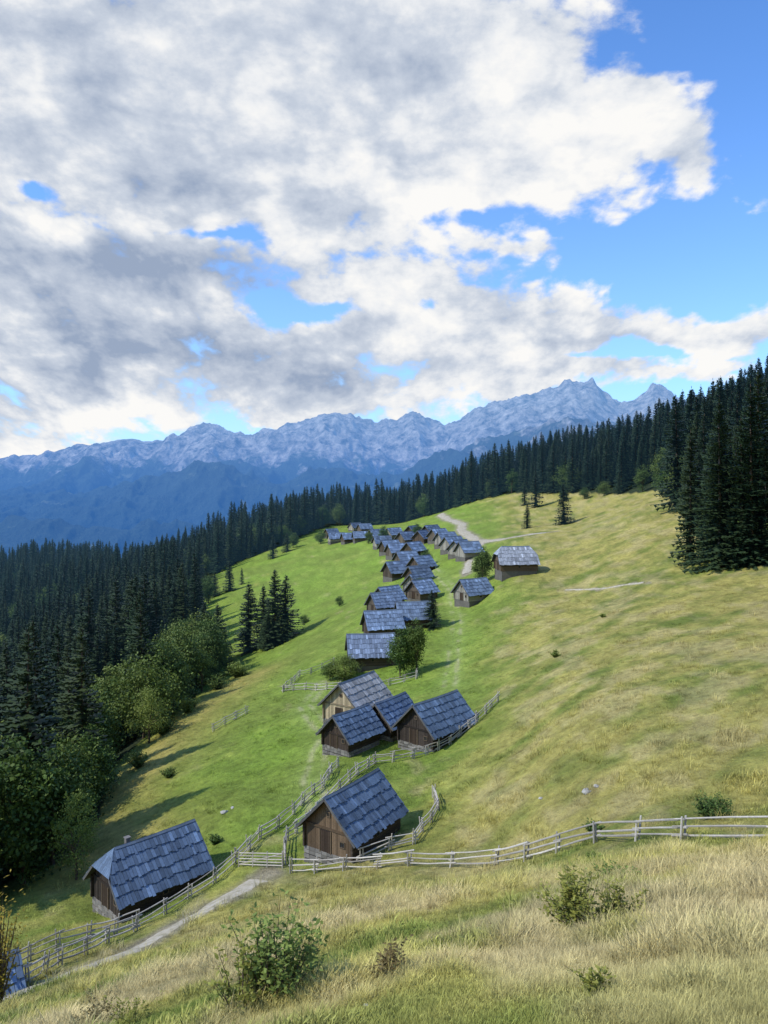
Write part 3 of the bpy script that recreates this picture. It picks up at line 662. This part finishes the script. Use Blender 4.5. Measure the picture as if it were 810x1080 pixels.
el=math_(nt,'ADD',el,math_(nt,'MULTIPLY',math_(nt,'MAXIMUM',math_(nt,'SUBTRACT',sx.outputs[1],8300.),0.),.18))
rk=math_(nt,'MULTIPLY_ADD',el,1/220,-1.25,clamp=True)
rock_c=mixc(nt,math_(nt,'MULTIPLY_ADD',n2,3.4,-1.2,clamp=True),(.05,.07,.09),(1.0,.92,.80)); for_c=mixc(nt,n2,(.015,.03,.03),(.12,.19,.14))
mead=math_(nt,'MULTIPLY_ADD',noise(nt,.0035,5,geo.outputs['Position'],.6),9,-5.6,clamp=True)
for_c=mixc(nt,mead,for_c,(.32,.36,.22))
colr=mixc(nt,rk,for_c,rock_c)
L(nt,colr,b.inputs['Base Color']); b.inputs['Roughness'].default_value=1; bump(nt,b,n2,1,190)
em=N(nt,'ShaderNodeEmission'); hz=math_(nt,'MULTIPLY_ADD',sx.outputs[1],.000035,.24,clamp=True)  # distance haze painted into the slopes: blue emission mixed in by world Y
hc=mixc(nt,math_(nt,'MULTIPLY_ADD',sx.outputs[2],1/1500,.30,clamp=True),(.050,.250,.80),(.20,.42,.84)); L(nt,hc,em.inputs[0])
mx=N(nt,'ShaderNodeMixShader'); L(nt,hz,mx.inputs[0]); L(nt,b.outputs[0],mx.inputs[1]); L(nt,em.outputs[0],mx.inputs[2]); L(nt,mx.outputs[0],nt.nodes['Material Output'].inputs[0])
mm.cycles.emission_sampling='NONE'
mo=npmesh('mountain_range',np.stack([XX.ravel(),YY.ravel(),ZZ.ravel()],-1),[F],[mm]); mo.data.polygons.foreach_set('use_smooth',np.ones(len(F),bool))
# ------------------------------------------------------------------ sun & sky
sd=Vector((-.74,-.28,.80)).normalized()
sl=D.lights.new('sun','SUN'); sl.energy=3.9; sl.angle=math.radians(1.2); sl.color=(1,.94,.82); so=D.objects.new('sun',sl); so.rotation_euler=sd.to_track_quat('Z','Y').to_euler(); scene.collection.objects.link(so)
w=D.worlds.new('World'); scene.world=w; w.use_nodes=True; nt=w.node_tree; nt.nodes.clear()
w.cycles.sampling_method='NONE'
out=N(nt,'ShaderNodeOutputWorld'); sky=N(nt,'ShaderNodeTexSky'); sky.sky_type='NISHITA'; sky.sun_disc=False
sky.sun_elevation=math.asin(sd.z); sky.sun_rotation=math.atan2(sd.x,sd.y); sky.altitude=1300; sky.ozone_density=1.5; sky.dust_density=.6
tc=N(nt,'ShaderNodeTexCoord'); sp=N(nt,'ShaderNodeSeparateXYZ'); L(nt,tc.outputs['Generated'],sp.inputs[0])
m_=lambda *a,**k: math_(nt,*a,**k)
ay=m_('MAXIMUM',m_('ABSOLUTE',sp.outputs[1]),.12)
U0=m_('DIVIDE',sp.outputs[0],ay); V0=m_('DIVIDE',sp.outputs[2],ay)
Vc=m_('MAXIMUM',V0,-.05)
cu=m_('DIVIDE',U0,m_('ADD',Vc,.50)); cv=m_('MULTIPLY',m_('LOGARITHM',m_('ADD',Vc,.38),math.e),1.2)
cmb=N(nt,'ShaderNodeCombineXYZ'); L(nt,cu,cmb.inputs[0]); L(nt,cv,cmb.inputs[1]); pv=cmb.outputs[0]
def nz(scale,detail,off=(0,0,0),rough=.55,dist=0):
    a=N(nt,'ShaderNodeVectorMath',operation='ADD'); a.inputs[1].default_value=off; L(nt,pv,a.inputs[0])
    nd=N(nt,'ShaderNodeTexNoise',noise_dimensions='2D'); nd.inputs['Scale'].default_value=scale; nd.inputs['Detail'].default_value=detail; nd.inputs['Roughness'].default_value=rough; nd.inputs['Distortion'].default_value=dist; L(nt,a.outputs[0],nd.inputs['Vector']); return nd
wn=nz(2.8,5,(3,1,0)); 
uv=N(nt,'ShaderNodeCombineXYZ'); L(nt,U0,uv.inputs[0]); L(nt,V0,uv.inputs[1])
wv_=N(nt,'ShaderNodeVectorMath',operation='MULTIPLY_ADD'); L(nt,wn.outputs['Color'],wv_.inputs[0]); wv_.inputs[1].default_value=(.20,.15,0); L(nt,uv.outputs[0],wv_.inputs[2])
PW=wv_.outputs[0]
def blobs(tab):
    tot=None
    for (px,py,rx,ry,amp) in tab:
        u0=(px-405)/800+.10; v0=(510-py)/800+.075; sx_=800/rx; sy_=800/ry
        a=N(nt,'ShaderNodeVectorMath',operation='MULTIPLY_ADD'); L(nt,PW,a.inputs[0]); a.inputs[1].default_value=(sx_,sy_,0); a.inputs[2].default_value=(-u0*sx_,-v0*sy_,0)
        d=N(nt,'ShaderNodeVectorMath',operation='DOT_PRODUCT'); L(nt,a.outputs[0],d.inputs[0]); L(nt,a.outputs[0],d.inputs[1])
        e=m_('POWER',math.exp(-1),d.outputs['Value'])
        tot=m_('MULTIPLY',e,amp) if tot is None else m_('MULTIPLY_ADD',e,amp,tot)
    return tot
cover=blobs([(150,60,420,200,.68),(560,140,130,100,.58),(420,140,200,150,.34),(40,330,300,125,.64),(600,337,270,38,.62),(430,375,150,50,.46),(765,345,110,34,.40),
 (130,455,300,40,.40),(742,165,36,65,.66),(545,265,36,16,.52),(690,392,170,12,.45),(690,100,34,18,.46),(650,235,50,18,.36),
 (745,40,80,105,-.55),(690,262,130,38,-.70),(310,332,72,20,-.85),(240,246,60,12,-.55),(512,225,38,28,-.70),(28,190,26,13,-.6),(650,376,100,11,-.50),(285,440,48,8,-.7),(620,60,26,32,-.35),(448,338,42,13,-.6)])
nA=nz(3.2,10,(0,0,0),.62,.15).outputs['Fac']; nB=nz(10,7,(5,2,0),.65).outputs['Fac']
# rounded cumulus billows: cell distances of the warped cloud plane
av_=N(nt,'ShaderNodeVectorMath',operation='MULTIPLY_ADD'); L(nt,nz(6,4,(8,3,0)).outputs['Color'],av_.inputs[0]); av_.inputs[1].default_value=(.14,.14,0); L(nt,pv,av_.inputs[2])
def voro(scale,off):
    a=N(nt,'ShaderNodeVectorMath',operation='ADD'); a.inputs[1].default_value=off; L(nt,av_.outputs[0],a.inputs[0])
    v=N(nt,'ShaderNodeTexVoronoi',voronoi_dimensions='2D',feature='SMOOTH_F1'); v.inputs['Scale'].default_value=scale; v.inputs['Smoothness'].default_value=.45; v.inputs['Detail'].default_value=2; v.inputs['Roughness'].default_value=.55; v.inputs['Lacunarity'].default_value=2.3
    L(nt,a.outputs[0],v.inputs['Vector']); return v.outputs['Distance']
vb=voro(7,(0,0,0))
dens=m_('ADD',m_('ADD',cover,-.08),m_('ADD',m_('MULTIPLY_ADD',nA,1.4,-.70),m_('ADD',m_('MULTIPLY_ADD',nB,.6,-.30),m_('MULTIPLY_ADD',vb,-.45,.20))))
mr=N(nt,'ShaderNodeMapRange'); mr.interpolation_type='SMOOTHSTEP'; L(nt,dens,mr.inputs[0]); mr.inputs[1].default_value=-.10; mr.inputs[2].default_value=.24; alpha=mr.outputs[0]
dark=blobs([(90,140,150,45,.45),(180,190,110,30,.40),(80,290,200,46,.80),(230,375,170,40,.58),(60,400,160,36,.40),(350,190,60,35,.40),(400,60,150,45,.15),(600,352,200,8,.22),(20,60,120,60,.20),(250,20,150,30,.2),
 (60,235,90,20,-.5),(570,150,100,70,-.35),(430,270,120,50,-.2),(640,335,170,22,-.3),(130,468,220,16,-.5),(200,105,160,25,-.2)])
nS1=nz(3.2,7,(-.045,-.055,0),.60,.15).outputs['Fac']
relief=m_('ADD',m_('MULTIPLY',m_('SUBTRACT',nS1,nA),1.6),m_('MULTIPLY_ADD',vb,.55,-.22))
sh=m_('ADD',m_('MULTIPLY',dark,.78),m_('ADD',relief,m_('ADD',m_('MULTIPLY_ADD',nB,-.9,.51),m_('MULTIPLY_ADD',dens,.16,.0))),clamp=True)
ccol=ramp(nt,sh,[(0,(1.0,.99,.97)),(.22,(.87,.89,.92)),(.5,(.62,.68,.78)),(1,(.33,.41,.56))])
bgc=N(nt,'ShaderNodeBackground'); L(nt,ccol,bgc.inputs[0]); bgc.inputs[1].default_value=.97
tint=mixc(nt,1.0,sky.outputs[0],(.95,1.55,2.25),'MULTIPLY')
hzf=m_('MULTIPLY',m_('POWER',math.exp(-1),m_('MULTIPLY',m_('MAXIMUM',V0,0.),5.)),.7)
tint=mixc(nt,hzf,tint,(4.4,5.9,7.4))
bgs=N(nt,'ShaderNodeBackground'); L(nt,tint,bgs.inputs[0]); bgs.inputs[1].default_value=.125
mx=N(nt,'ShaderNodeMixShader'); L(nt,alpha,mx.inputs[0]); L(nt,bgs.outputs[0],mx.inputs[1]); L(nt,bgc.outputs[0],mx.inputs[2]); L(nt,mx.outputs[0],out.inputs[0])
# ------------------------------------------------------------------ camera
cam=D.cameras.new('camera'); co=D.objects.new('camera',cam); scene.collection.objects.link(co); co.location=(0,0,0); co.rotation_euler=(math.radians(90),0,0)
cam.sensor_fit='VERTICAL'; cam.sensor_height=36; cam.lens=36*800/1080; cam.shift_y=-30/1080; cam.clip_start=.1; cam.clip_end=40000
scene.camera=co
scene.view_settings.view_transform='Standard'; scene.view_settings.look='None'; scene.view_settings.exposure=0
print('done',time.time()-T0)
